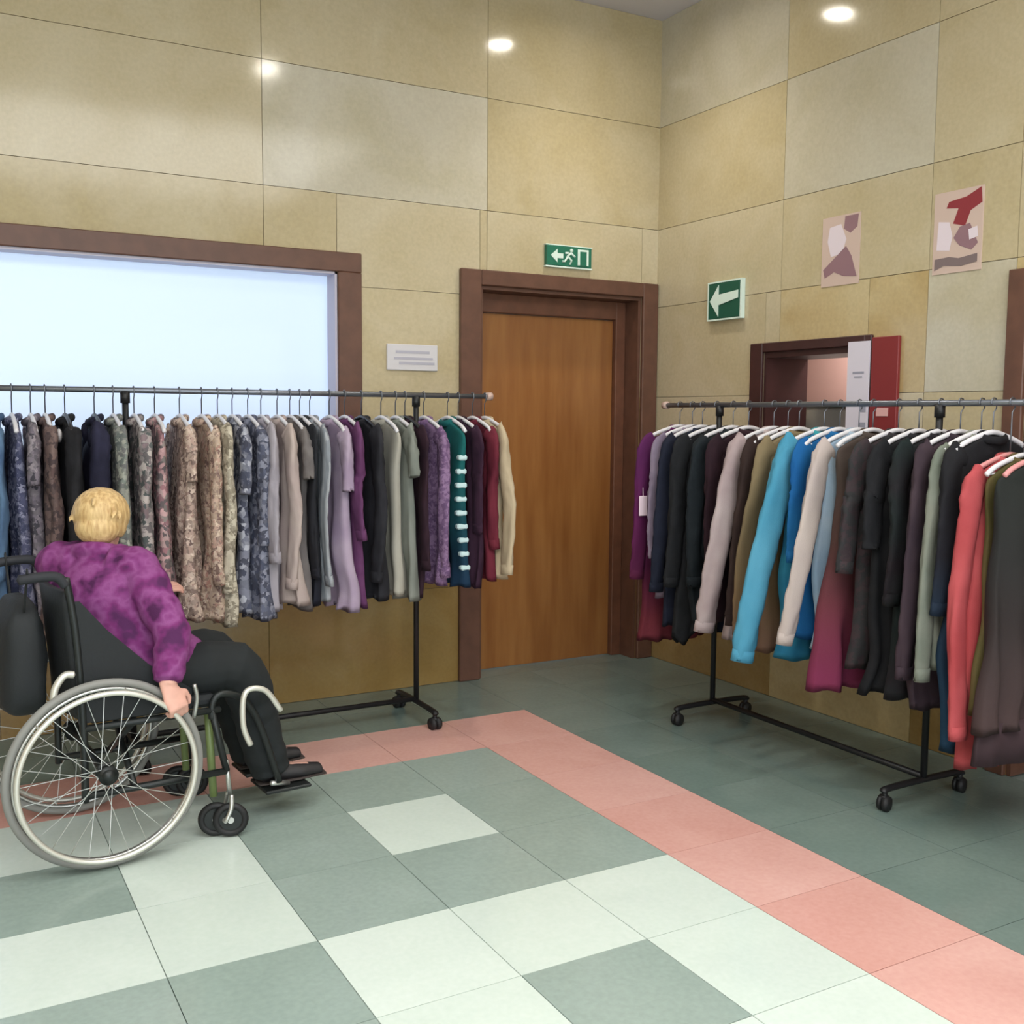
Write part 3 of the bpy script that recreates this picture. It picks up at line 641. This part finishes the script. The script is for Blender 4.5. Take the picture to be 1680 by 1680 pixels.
# --- right rack (front faces -y): rotate +90deg: local -x -> world -y, local +y -> world -x
GR = 'clothes on the rack by the right wall'
RIGHT = [
 (-.97, 'magenta long cardigan', 'long magenta and plum cardigan with a white tag, far end beside the door', F('mlc', [(120, 48, 60), (92, 30, 70), (104, 34, 90), (96, 36, 92)], 'block', 1), 1.24, dict(sl=.72, flare=.03, th=.03), 'cardigan'),
 (-1.07, 'lilac-grey thin blouse', 'thin lilac-grey blouse just behind the black jackets', F('lgt', [(132, 118, 140), (160, 146, 166)], 'plain', 8), .95, dict(th=.022, sl=.6, flare=.03), 'blouse'),
 (-1.15, 'navy jacket', 'dark navy jacket hanging at the far upright', F('nvj', [(26, 30, 48), (36, 42, 60)], 'plain', 8), 1.12, dict(sl=.76, flare=.05, hem=.03), 'jacket'),
 (-1.26, 'black jacket with pointed hem', 'black jacket with uneven pointed hem', F('bjp', [(28, 30, 34), (40, 42, 46)], 'plain', 9), 1.12, dict(sl=.72, flare=.02, hem=.06, th=.034), 'jacket'),
 (-1.38, 'black velvet coat', 'black velvet coat with bluish shoulder left of the wine jacket', F('bvc', [(24, 32, 38), (38, 46, 52)], 'plain', 8), 1.06, dict(sl=.7, flare=.0, hem=.04, th=.036), 'coat'),
 (-1.49, 'wine black jacket', 'wine-black jacket directly behind the pale dusty pink coat', F('wbj', [(40, 22, 32), (54, 32, 42)], 'plain', 8), 1.02, dict(sl=.7, flare=-.02, th=.03), 'jacket'),
 (-1.66, 'pale dusty pink coat', 'pale dusty pink coat with long light sleeve', F('pdp', [(176, 156, 158), (196, 180, 180)], 'plain', 5), 1.08, dict(sl=.86, flare=.16, slw=.062, th=.04), 'coat'),
 (-1.75, 'dark brown jacket', 'dark brown jacket between the pale coat and the tan coat', F('dbj', [(50, 36, 34), (64, 48, 44)], 'plain', 9), 1.06, dict(sl=.82, flare=.08, th=.028), 'jacket'),
 (-1.82, 'tan olive coat', 'narrow tan and olive coat left of the turquoise one', F('toc', [(122, 92, 76), (132, 108, 78), (128, 112, 84), (142, 126, 96)], 'block', 1), 1.08, dict(sl=.84, flare=.1, th=.028), 'coat'),
 (-1.97, 'turquoise coat', 'bright turquoise blue coat with long sleeves', F('tqc', [(42, 128, 164), (58, 150, 182), (36, 116, 158)], 'plain', 4), 1.10, dict(sl=.92, flare=.2, slw=.068, th=.046, collar=F('teal', [(60, 160, 170)], 'plain'), msl=F('tqs', [(74, 152, 184), (92, 166, 196)], 'plain', 4)), 'coat'),
 (-2.06, 'royal blue scarf-collared blouse', 'royal blue blouse peeping out beside the turquoise coat', F('rbb', [(22, 96, 164), (34, 112, 172)], 'plain', 5), 1.02, dict(sl=.5, flare=.0, th=.024), 'blouse'),
 (-2.165, 'pale blue jacket', 'pale ice-blue jacket with cream sleeve right of the turquoise coat', F('pbj', [(150, 178, 204), (176, 196, 214)], 'plain', 5), 1.04, dict(sl=.82, flare=.13, th=.03, msl=F('cream_pink', [(196, 182, 178), (206, 192, 184)], 'plain', 5)), 'jacket'),
 (-2.24, 'maroon and magenta dress', 'brown-maroon dress with magenta lower panel', F('mmd', [(132, 50, 84), (116, 56, 68), (92, 66, 62), (84, 72, 66)], 'block', 1), 1.14, dict(sl=0, hemw=.33, th=.04), 'dress'),
 (-2.37, 'black patterned blouse', 'black blouse with faint burgundy pattern on the shoulders', F('bpb', [(34, 24, 30), (48, 34, 38), (30, 30, 32)], 'floral', 26*1.6), 1.08, dict(sl=.5, flare=.04, th=.034), 'blouse'),
 (-2.47, 'long black dress', 'long plain black dress next to the near upright', F('lbd', [(26, 28, 32), (38, 38, 42)], 'plain', 8), 1.14, dict(sl=.4, flare=.0, hemw=.26, th=.034), 'dress'),
 (-2.57, 'black green jacket', 'black jacket with bottle green tint left of the sage sleeve', F('bgj', [(26, 38, 38), (36, 30, 36)], 'plain', 4), 1.14, dict(sl=.6, flare=.02, th=.032), 'jacket'),
 (-2.66, 'plum-grey knit', 'dark plum-grey knitted jacket with a long sleeve', F('pgk', [(54, 42, 52), (70, 56, 64)], 'knit', 12), 1.16, dict(sl=.86, flare=.04, th=.03), 'jacket'),
 (-2.75, 'sage green long-sleeved top', 'sage green top showing only its pale long sleeve', F('sgt', [(122, 130, 118), (146, 150, 138)], 'plain', 6), 1.0, dict(sl=.85, flare=.05, th=.028, slw=.042), 'jersey'),
 (-2.8, 'long dark blue coat', 'long coat, dark above and petrol blue below, reaching low over the foot', F('ldb', [(34, 66, 92), (34, 54, 76), (30, 30, 38), (30, 30, 34)], 'block', 1), 1.3, dict(sl=.6, flare=.0, th=.03), 'coat'),
 (-2.875, 'coral red long coat', 'long coral red coat hanging lowest near the right edge', F('crc', [(176, 70, 74), (198, 90, 94)], 'plain', 4), 1.3, dict(sl=.95, flare=.03, slw=.05, th=.034, hg=HP, drop=.08), 'coat'),
 (-2.93, 'olive edged cardigan', 'narrow olive-green edged cardigan beside the coral coat', F('oec', [(84, 82, 44), (110, 92, 60)], 'knit', 10), 1.12, dict(sl=0, w=.19, th=.022, drop=.08), 'cardigan'),
 (-3.0, 'charcoal knitted dress', 'large charcoal knitted dress at the right edge, brownish towards the hem', F('ckd', [(78, 62, 62), (60, 52, 52), (46, 46, 46), (40, 44, 42)], 'block', 1), 1.14, dict(sl=0, w=.22, hemw=.27, th=.04, hg=HP, drop=.08), 'dress'),
]
for i, (y, short, label, m, Ln, kw, cat) in enumerate(RIGHT):
    kw = dict(kw); kw.setdefault('th', .03); kw.setdefault('w', .2); kw.setdefault('hemw', .23)
    g = garment((-.568, y, ZR), PI/2, 'hanging_'+cat, label, cat, GR, short, m, L=Ln, seed=40+i, sl=kw.pop('sl'), tiltr=.04*math.sin(i*1.7), **kw)
    if 'magenta long' in short:
        bm = bmesh.new(); box(bm, -.05, -.045, .235, .285, -.56, -.46, .002); tube(bm, [(-.046, .26, -.46), (-.03, .25, -.42)], .0015, 5); obj('price_tag', bm, mat('tag_white', (236, 214, 226), .5), g)
    if short.startswith('charcoal knitted'):
        bm = bmesh.new(); n = 36; R = []
        for z, k in ((-1.12, .96), (-1.2, 1.0), (-1.27, 1.03)):
            R.append([bm.verts.new((.04*k*math.sin(2*PI*a/n)+.008*math.sin(a*1.7), .27*k*math.cos(2*PI*a/n), z)) for a in range(n)])
        for q in range(2):
            for a in range(n): bm.faces.new((R[q][a], R[q][(a+1) % n], R[q+1][(a+1) % n], R[q+1][a]))
        bm.faces.new(R[0]); bm.faces.new(R[-1])
        obj('underskirt', bm, mat('underskirt_dark', (52, 34, 40), .8), g, True)

# ------------------------------------------------------------------ wheelchair (local: x forward, y left, origin on floor below the rear axle)
CH = (-3.525, -1.40, 0); TH = math.radians(4); WR = .322
wc = empty('wheelchair', CH, TH); tag(wc, 'manual wheelchair with large spoked wheels and silver handrims, at the left', 'wheelchair')
TYRE = mat('grey_tyre', (132, 132, 128), .6); ALU = mat('aluminium', (200, 200, 196), .3, .85); CHF = mat('chair_frame_black', (36, 40, 40), .4, .3)
RIMM = mat('pale_handrim', (208, 206, 196), .35, .5); UPH = mat('black_upholstery', (25, 29, 32), .75, bump=.3, bscale=80); UPHG = mat('lime_frame', (112, 128, 78), .4)
for s in (-1, 1):
    y = .285*s
    bm = bmesh.new(); torus(bm, (0, y, WR), (0, 1, 0), WR-.014, .0135, 72, 10, rb=.015)
    wh = obj('rear_wheel', bm, TYRE, wc, True)
    bm = bmesh.new(); torus(bm, (0, y, WR), (0, 1, 0), WR-.033, .007, 72, 8, rb=.011); obj('rim', bm, ALU, wh, True)
    bm = bmesh.new(); torus(bm, (0, y+s*.045, WR), (0, 1, 0), WR-.04, .0095, 72, 8)
    for k in range(6):
        a = 2*PI*k/6+.3; tube(bm, [((WR-.04)*math.cos(a), y+s*.045, WR+(WR-.04)*math.sin(a)), ((WR-.033)*math.cos(a), y+s*.006, WR+(WR-.033)*math.sin(a))], .004, 6)
    obj('handrim', bm, RIMM, wh, True)
    bm = bmesh.new(); tube(bm, [(0, y-.035, WR), (0, y+.04, WR)], .022, 16); disc(bm, (0, y-.025, WR), (0, 1, 0), .032, .006); disc(bm, (0, y+.025, WR), (0, 1, 0), .032, .006); obj('hub', bm, CHF, wh, True)
    bm = bmesh.new()
    for k in range(28):
        a = 2*PI*k/28; o_ = .32*(1 if k % 2 else -1); yy = y+(.022 if k % 4 < 2 else -.022)
        tube(bm, [(.028*math.cos(a+o_*3), yy, WR+.028*math.sin(a+o_*3)), ((WR-.038)*math.cos(a), y, WR+(WR-.038)*math.sin(a))], .0014, 4, cap=False)
    sp = obj('spokes', bm, ALU, wh)
# frame
def tubes(name, lists, r, m, parent=wc, n=10):
    bm = bmesh.new()
    for l in lists: tube(bm, l, r, n)
    return obj(name, bm, m, parent, True)
for s in (-1, 1):
    y = .235*s
    tubes('side_frame', [smoothpts([(-.1, y, .98), (-.075, y, .8), (-.06, y, .5), (-.06, y, .22)], 5), [(-.06, y, .47), (.40, y, .47)], [(-.06, y, .24), (.42, y, .24)], [(.37, y, .47), (.42, y, .24)], [(.0, y, WR), (0, y+s*.04, WR)]], .0125, CHF)
    tubes('push_handle', [smoothpts([(-.1, y, .955), (-.125, y, .985), (-.17, y, .99), (-.24, y, .985)], 5)], .017, mat('handle_grip', (32, 34, 40), .7))
    # silver front hanger: bends forward and down to the footplate
    tubes('front_hanger', [smoothpts([(.37, y, .44), (.375, y, .50), (.41, y, .525), (.49, y*.95, .49), (.555, y*.9, .38), (.63, y*.85, .15)], 5)], .0125, CHF)
    tubes('grab_loop', [smoothpts([(.50, y+s*.03, .33), (.475, y+s*.03, .40), (.475, y+s*.03, .50), (.50, y+s*.03, .535), (.56, y+s*.03, .52), (.615, y+s*.03, .44)], 5)], .0105, RIMM)
    tubes('footplate_bracket', [[(.60, y*.85, .15), (.68, y*.7, .125)]], .01, ALU)
    bm = bmesh.new(); box(bm, .58, .76, min(y*.1, y*.85), max(y*.1, y*.85), .105, .118, .004); obj('footplate', bm, CHF, wc)
    # swivel castor: housing, fork, wheels
    fk = tubes('castor_fork', [[(.42, y, .28), (.43, y, .15)], smoothpts([(.43, y-.022, .155), (.425, y-.03, .11), (.405, y-.03, .065)], 4), smoothpts([(.43, y+.022, .155), (.425, y+.03, .11), (.405, y+.03, .065)], 4), [(.405, y-.032, .065), (.405, y+.032, .065)]], .0085, CHF if s > 0 else ALU)
    for q in (-1, 1):
        bm = bmesh.new(); torus(bm, (.405-.022*q, y+.016*q, .064), (.35, 1, 0), .05, .013, 28, 8); cw = obj('castor_wheel', bm, RUB, fk, True)
        bm = bmesh.new(); disc(bm, (.405-.022*q, y+.016*q, .064), (.35, 1, 0), .04, .012, 20); obj2 = obj('castor_disc', bm, CHF, fk)
        bm = bmesh.new(); disc(bm, (.405-.022*q, y+.016*q, .064), (.35, 1, 0), .012, .022, 12); obj('castor_hub', bm, ALU, fk)
    # armrest / clothes guard with pale curved top
    g = obj('side_guard', prism(bmesh.new(), [(-.075, y-.005, .49), (.30, y-.005, .49), (.30, y-.005, .56), (.16, y-.005, .66), (.02, y-.005, .80), (-.06, y-.005, .90), (-.085, y-.005, .90)], (0, .01, 0)), UPH, wc)
    tubes('brake_lever', [smoothpts([(.30, y+s*.02, .46), (.31, y+s*.03, .53), (.30, y+s*.035, .58)], 4)], .008, ALU)
    tubes('rear_tube', [smoothpts([(-.155, y+s*.03, .555), (-.15, y+s*.03, .62), (-.12, y+s*.03, .665), (-.09, y+s*.03, .665)], 5)], .012, RIMM)
tubes('cross_brace', [[(.1, -.235, .24), (.12, .235, .47)], [(.12, .235, .24), (.1, -.235, .47)]], .012, CHF)
tubes('axle_bar', [[(0, -.25, WR), (0, .25, WR)]], .014, CHF)
for yy in (-.19, .15): tubes('lower_strut', [[(.37, yy, .46), (.385, yy, .14)]], .014, UPHG)
bm = bmesh.new(); box(bm, -.04, .40, -.215, .215, .475, .52, .015); obj('seat', bm, UPH, wc)
bm = bmesh.new()
def grid_sheet(bm, fn, nu, nv):
    V = [[bm.verts.new(fn(i/nu, j/nv)) for j in range(nv+1)] for i in range(nu+1)]
    for i in range(nu):
        for j in range(nv): bm.faces.new((V[i][j], V[i+1][j], V[i+1][j+1], V[i][j+1]))
    return bm
grid_sheet(bm, lambda u, v: (-.07-.035*v-.03*math.sin(PI*u), -.225+.45*u, .5+.43*v), 12, 8)
bk = obj('backrest', bm, UPH, wc, True); md = bk.modifiers.new('thick', 'SOLIDIFY'); md.thickness = .025

bm = bmesh.new()
grid = 14
for side in (0, 1): pass
bmesh.ops.create_uvsphere(bm, u_segments=28, v_segments=18, radius=1)
for v in bm.verts:
    x, y, z = v.co
    v.co = (math.copysign(abs(x)**.6, x)*(.055+.035*(1-z)/2), math.copysign(abs(y)**.5, y)*.17, math.copysign(abs(z)**.6, z)*.2)
    v.co += Vector((1, 0, 0))*.012*noise.noise(v.co*14)
bg = empty('hanging_bag', (CH[0]+(-.215)*math.cos(TH), CH[1]-.215*math.sin(TH), .70), TH); tag(bg, 'dark cloth bag hanging from the push handles behind the wheelchair back', 'bag')
obj('bag_body', bm, UPH, bg, True)
for yy in (-.235, .235):
    bm = bmesh.new(); tube(bm, smoothpts([(0, yy*.6, .17), (0, yy*.85, .25), (0, yy, .308), (0, yy*1.0, .31)], 4), [(.012, .004)]*13, 8, flatdir=(1, 0, 0)); obj('strap', bm, UPH, bg, True)
# ------------------------------------------------------------------ person
SKIN = mat('skin', (214, 164, 148), .55, vary=.05, vscale=30); HAIR = bpy.data.materials.new('blond_hair'); HAIR.use_nodes = True
n = HAIR.node_tree.nodes; L = HAIR.node_tree.links; b = n['Principled BSDF']; b.inputs['Roughness'].default_value = .5
tc = n.new('ShaderNodeTexCoord'); mp = n.new('ShaderNodeMapping'); mp.inputs['Scale'].default_value = (14, 14, 3); t = n.new('ShaderNodeTexNoise'); t.inputs['Scale'].default_value = 6; t.inputs['Detail'].default_value = 4
r = n.new('ShaderNodeValToRGB'); r.color_ramp.elements[0].position = .3; r.color_ramp.elements[0].color = lin((178, 142, 92)); r.color_ramp.elements[1].position = .7; r.color_ramp.elements[1].color = lin((222, 192, 138))
L.new(tc.outputs['Object'], mp.inputs[0]); L.new(mp.outputs[0], t.inputs[0]); L.new(t.outputs[0], r.inputs[0]); L.new(r.outputs[0], b.inputs['Base Color'])
bp = n.new('ShaderNodeBump'); bp.inputs['Strength'].default_value = .6; bp.inputs['Distance'].default_value = .006; L.new(t.outputs[0], bp.inputs['Height']); L.new(bp.outputs[0], b.inputs['Normal'])
COAT = F('purple_coat', [(84, 36, 82), (136, 62, 126), (156, 86, 148), (132, 54, 120), (92, 44, 92)], 'plain', 9)
PANTS = mat('black_trousers', (22, 27, 29), .85, vary=.15, vscale=10); SHOE = mat('black_shoe', (28, 26, 30), .5); SOLE = mat('shoe_sole', (60, 52, 50), .7)

def remesh(o, vox, sm=4):
    m = o.modifiers.new('remesh', 'REMESH'); m.mode = 'VOXEL'; m.voxel_size = vox; m.use_smooth_shade = True
    if sm: s = o.modifiers.new('smooth', 'SMOOTH'); s.factor = .5; s.iterations = sm
HIPC = Vector((.13, 0, .60))
SHC = Vector((.06, .05, .975)); fa = math.radians(42)
FD = Vector((math.cos(fa), math.sin(fa), 0)); RD_ = Vector((math.sin(fa), -math.cos(fa), 0))
RS = SHC+RD_*.165+Vector((0, 0, -.01)); LS = SHC-RD_*.165
RE = Vector((.24, -.225, .76)); RW = Vector((.20, -.31, .60))
LE = Vector((.12, .36, .80)); LW = Vector((.335, .43, .79))
HC = Vector((.09, .10, 1.12)); ha = math.radians(62)
HD = Vector((math.cos(ha), math.sin(ha), -.28)).normalized()
HR = HD.cross(Vector((0, 0, 1))).normalized(); HU = HR.cross(HD)
HROT = Matrix((HD, -HR, HU)).transposed()   # local x forward, y left, z up
def hp(x, y, z): return HC+HROT @ Vector((x, y, z))
def ell_at(bm, c, r, rot): ellipsoid(bm, c, r, rot)
bm = bmesh.new()
# head
ell_at(bm, hp(-.012, 0, .022), (.092, .073, .088), HROT); ell_at(bm, hp(.022, 0, -.045), (.058, .054, .062), HROT); ell_at(bm, hp(.055, 0, -.082), (.022, .024, .018), HROT)
tube(bm, [hp(.078, 0, .015), hp(.098, 0, -.018), hp(.09, 0, -.028)], [.008, .013, .011], 8)           # nose
ell_at(bm, hp(.077, 0, -.052), (.011, .022, .006), HROT); ell_at(bm, hp(.076, 0, -.063), (.011, .019, .006), HROT)   # lips
ell_at(bm, hp(.068, 0, .03), (.014, .05, .009), HROT)                                          # brow
for s in (-1, 1):
    ell_at(bm, hp(.058, s*.036, -.025), (.02, .02, .018), HROT)
    ell_at(bm, hp(-.008, s*.076, -.012), (.016, .008, .03), HROT)
tube(bm, [hp(-.02, 0, -.03), HC.lerp(SHC, .6), SHC+Vector((0, 0, -.04))], [.052, .052, .062], 14)
# torso
def lerpv(a, b, t): return a.lerp(b, t)
tor = []; trr = []
for u, ra, rb in ((0, .165, .12), (.2, .155, .115), (.45, .14, .105), (.7, .155, .11), (.88, .16, .095), (1, .09, .07)):
    tor.append(lerpv(HIPC, SHC, u)+Vector((-.035, 0, 0))*math.sin(PI*u)); trr.append((ra, rb))
tube(bm, tor, trr, 20, flatdir=FD)
for S, E, W in ((RS, RE, RW), (LS, LE, LW)):
    tube(bm, smoothpts([tuple(lerpv(SHC, S, .4)), tuple(S), tuple(E), tuple(W)], 5), [.05]*4+[.05-.0012*i for i in range(8)]+[.038, .034, .03, .027], 12)
# legs
KN = {}; AN = {}
for s in (-1, 1):
    H = Vector((.09, .095*s, .585)); K = Vector((.50, .12*s, .585)); A = Vector((.63, .11*s, .19)); KN[s] = K; AN[s] = A
    tube(bm, [H, H.lerp(K, .5), K], [.09, .08, .062], 14); tube(bm, [K, K.lerp(A, .35), A], [.06, .056, .036], 14); tube(bm, [A, A+Vector((.03, 0, -.035)), A+Vector((.15, 0, -.045))], [.036, .035, .028], 12)
# hands
def hand(bm, W, d, nrm, sidev, curl, s):
    """palm from wrist W along d, back-of-hand normal nrm; curl angle per joint; thumb towards sidev"""
    d = d.normalized(); nrm = (nrm-d*nrm.dot(d)).normalized(); sv = sidev-d*sidev.dot(d)-nrm*sidev.dot(nrm); sv.normalize()
    tube(bm, [W-d*.02, W+d*.015, W+d*.05, W+d*.088], [(.026, .02), (.032, .018), (.04, .016), (.038, .013)], 12, flatdir=nrm)
    for k, (off, ln) in enumerate(((.028, .068), (.010, .078), (-.009, .072), (-.027, .056))):
        p = W+d*.085+sv*off; dirv = d.copy(); pts = [p-d*.02, p]; a = 0
        for j, seg in enumerate((.45, .3, .25)):
            a += curl*(1+.08*k); v = d*math.cos(a)-nrm*math.sin(a); p = p+v*ln*seg; pts.append(p.copy())
        tube(bm, pts, [.0095, .0095, .009, .0085, .007], 8)
    p = W+d*.03+sv*.03; tube(bm, [p-sv*.012, p+sv*.018+d*.015-nrm*.01*curl, p+sv*.026+d*.04-nrm*.022*curl, p+sv*.02+d*.06-nrm*.035*curl], [.013, .0125, .010, .008], 8)
rh_d = Vector((.08, -.07, -.22)); hand(bm, RW, rh_d, Vector((.25, -1, .1)), Vector((1, .3, 0)), .75, -1)
lh_d = Vector((.9, .15, .25)); hand(bm, LW, lh_d, Vector((0, -.4, 1)), Vector((-.1, 1, .2)), .3, 1)
body = obj('person', bm, SKIN); body.location = CH; body.rotation_euler = (0, 0, TH)
tag(body, 'blonde person in a purple coat leaning in the wheelchair, back turned, reaching to the clothes', 'person')
remesh(body, .005, 3)
# eyes
for s in (-1, 1):
    e = obj('eye', ellipsoid(bmesh.new(), hp(.069, s*.03, .0), (.012, .012, .012), None, 12, 8), mat('eye_white', (230, 228, 224), .3), body, True)
    obj('iris', ellipsoid(bmesh.new(), hp(.078, s*.031, .0), (.005, .006, .006), None, 10, 6), mat('iris_brown', (70, 60, 56), .3), e, True)
# hair: short rounded bob, back and crown
bm = bmesh.new()
ellipsoid(bm, hp(-.02, 0, .032), (.108, .098, .096), HROT, 24, 16); ellipsoid(bm, hp(-.055, 0, -.025), (.066, .078, .062), HROT, 20, 14)
for s in (-1, 1): ellipsoid(bm, hp(-.02, s*.066, -.005), (.045, .024, .05), HROT)
rnh = random.Random(3)
for k in range(26):
    a = rnh.uniform(0, 2*PI); el = rnh.uniform(-.1, 1.3)
    dv = Vector((math.cos(a)*math.cos(el), math.sin(a)*math.cos(el), math.sin(el)))
    if dv.x > .55 and dv.z < .6: continue
    p0 = Vector((dv.x*.1-.02, dv.y*.086, dv.z*.092+.032)); p1 = p0*1.0+Vector((-.03, dv.y*.01, -.035)); tube(bm, [hp(*p0), hp(*(p0.lerp(p1, .5)+dv*.004)), hp(*p1)], [.009, .008, .003], 6)
hr = obj('hair', bm, HAIR, body, True); remesh(hr, .005, 2)
# coat
bm = bmesh.new(); tor = []; trr = []
for u, ra, rb in ((-.18, .225, .175), (0, .215, .17), (.2, .20, .16), (.45, .19, .15), (.7, .20, .15), (.88, .195, .13), (1.0, .125, .095), (1.09, .075, .07)):
    tor.append(lerpv(HIPC, SHC, u)+Vector((-.02, 0, 0))*math.sin(PI*max(0, u))); trr.append((ra, rb))
tube(bm, tor, trr, 24, flatdir=FD)
ellipsoid(bm, (.25, 0, .64), (.17, .2, .095))                       # coat skirt over the lap
for S, E, W in ((RS, RE, RW), (LS, LE, LW)):
    W2 = E.lerp(W, .9)
    pp = smoothpts([tuple(lerpv(SHC, S, .5)), tuple(S), tuple(S.lerp(E, .5)+Vector((0, -.01, 0))), tuple(E), tuple(E.lerp(W, .5)), tuple(W2)], 4)
    N = len(pp); tube(bm, pp, [(.085-.035*i/(N-1))*(1+.07*math.sin(i*2.2)) for i in range(N)], 16)
rc = random.Random(11)
for k in range(16):                                                   # soft quilting bulges / folds on back and sleeve
    u = rc.uniform(.0, .9); a = rc.uniform(-2.6, .2); c = lerpv(HIPC, SHC, u); dv = RD_*math.cos(a)*.17+FD*math.sin(a)*.13
    p = c+dv; q = p+Vector((rc.uniform(-.06, .06), rc.uniform(-.05, .05), rc.uniform(-.03, .03))); tube(bm, [p, p.lerp(q, .5)+dv*.05, q], [.018, .026, .018], 8)
torus(bm, SHC.lerp(HC, .34)+Vector((-.005, 0, -.01)), (HC-SHC), .068, .03, 28, 10)
ct = obj('coat', bm, COAT, body, True); ct['label'] = 'magenta purple coat'; remesh(ct, .008, 4)
# trousers
bm = bmesh.new()
tube(bm, [(.0, 0, .59), (.1, 0, .6), (.2, 0, .6)], [(.19, .09), (.2, .1), (.17, .09)], 20, flatdir=(0, 0, 1))
for s in (-1, 1):
    H = Vector((.09, .095*s, .59)); K = KN[s]; A = AN[s]
    pp = smoothpts([tuple(H), tuple(H.lerp(K, .5)), tuple(K+Vector((-.01, 0, .004))), tuple(K.lerp(A, .35)+Vector((.015, 0, 0))), tuple(K.lerp(A, .7)), tuple(A+Vector((0, 0, -.02)))], 4); N = len(pp)
    tube(bm, pp, [(.105-.03*i/(N-1))*(1+.05*math.sin(i*2.6+s)) for i in range(N)], 16)
tr = obj('trousers', bm, PANTS, body, True); remesh(tr, .008, 4)
for s in (-1, 1):
    A = AN[s]; bm = bmesh.new()
    tube(bm, [A+Vector((-.02, 0, .03)), A+Vector((0, 0, -.03))], [.05, .052], 14)
    tube(bm, [(A.x-.04, A.y, .155), (A.x+.03, A.y, .155), (A.x+.12, A.y, .148), (A.x+.2, A.y, .143)], [(.036, .03), (.042, .034), (.046, .028), (.036, .02)], 16, flatdir=(0, 0, 1))
    so = obj('shoe', bm, SHOE, body, True); remesh(so, .006, 2)
    bm = bmesh.new(); tube(bm, [(A.x-.05, A.y, .126), (A.x+.1, A.y, .126), (A.x+.215, A.y, .126)], [(.036, .007), (.047, .007), (.036, .007)], 16, flatdir=(0, 0, 1)); obj('sole', bm, SOLE, so, True)
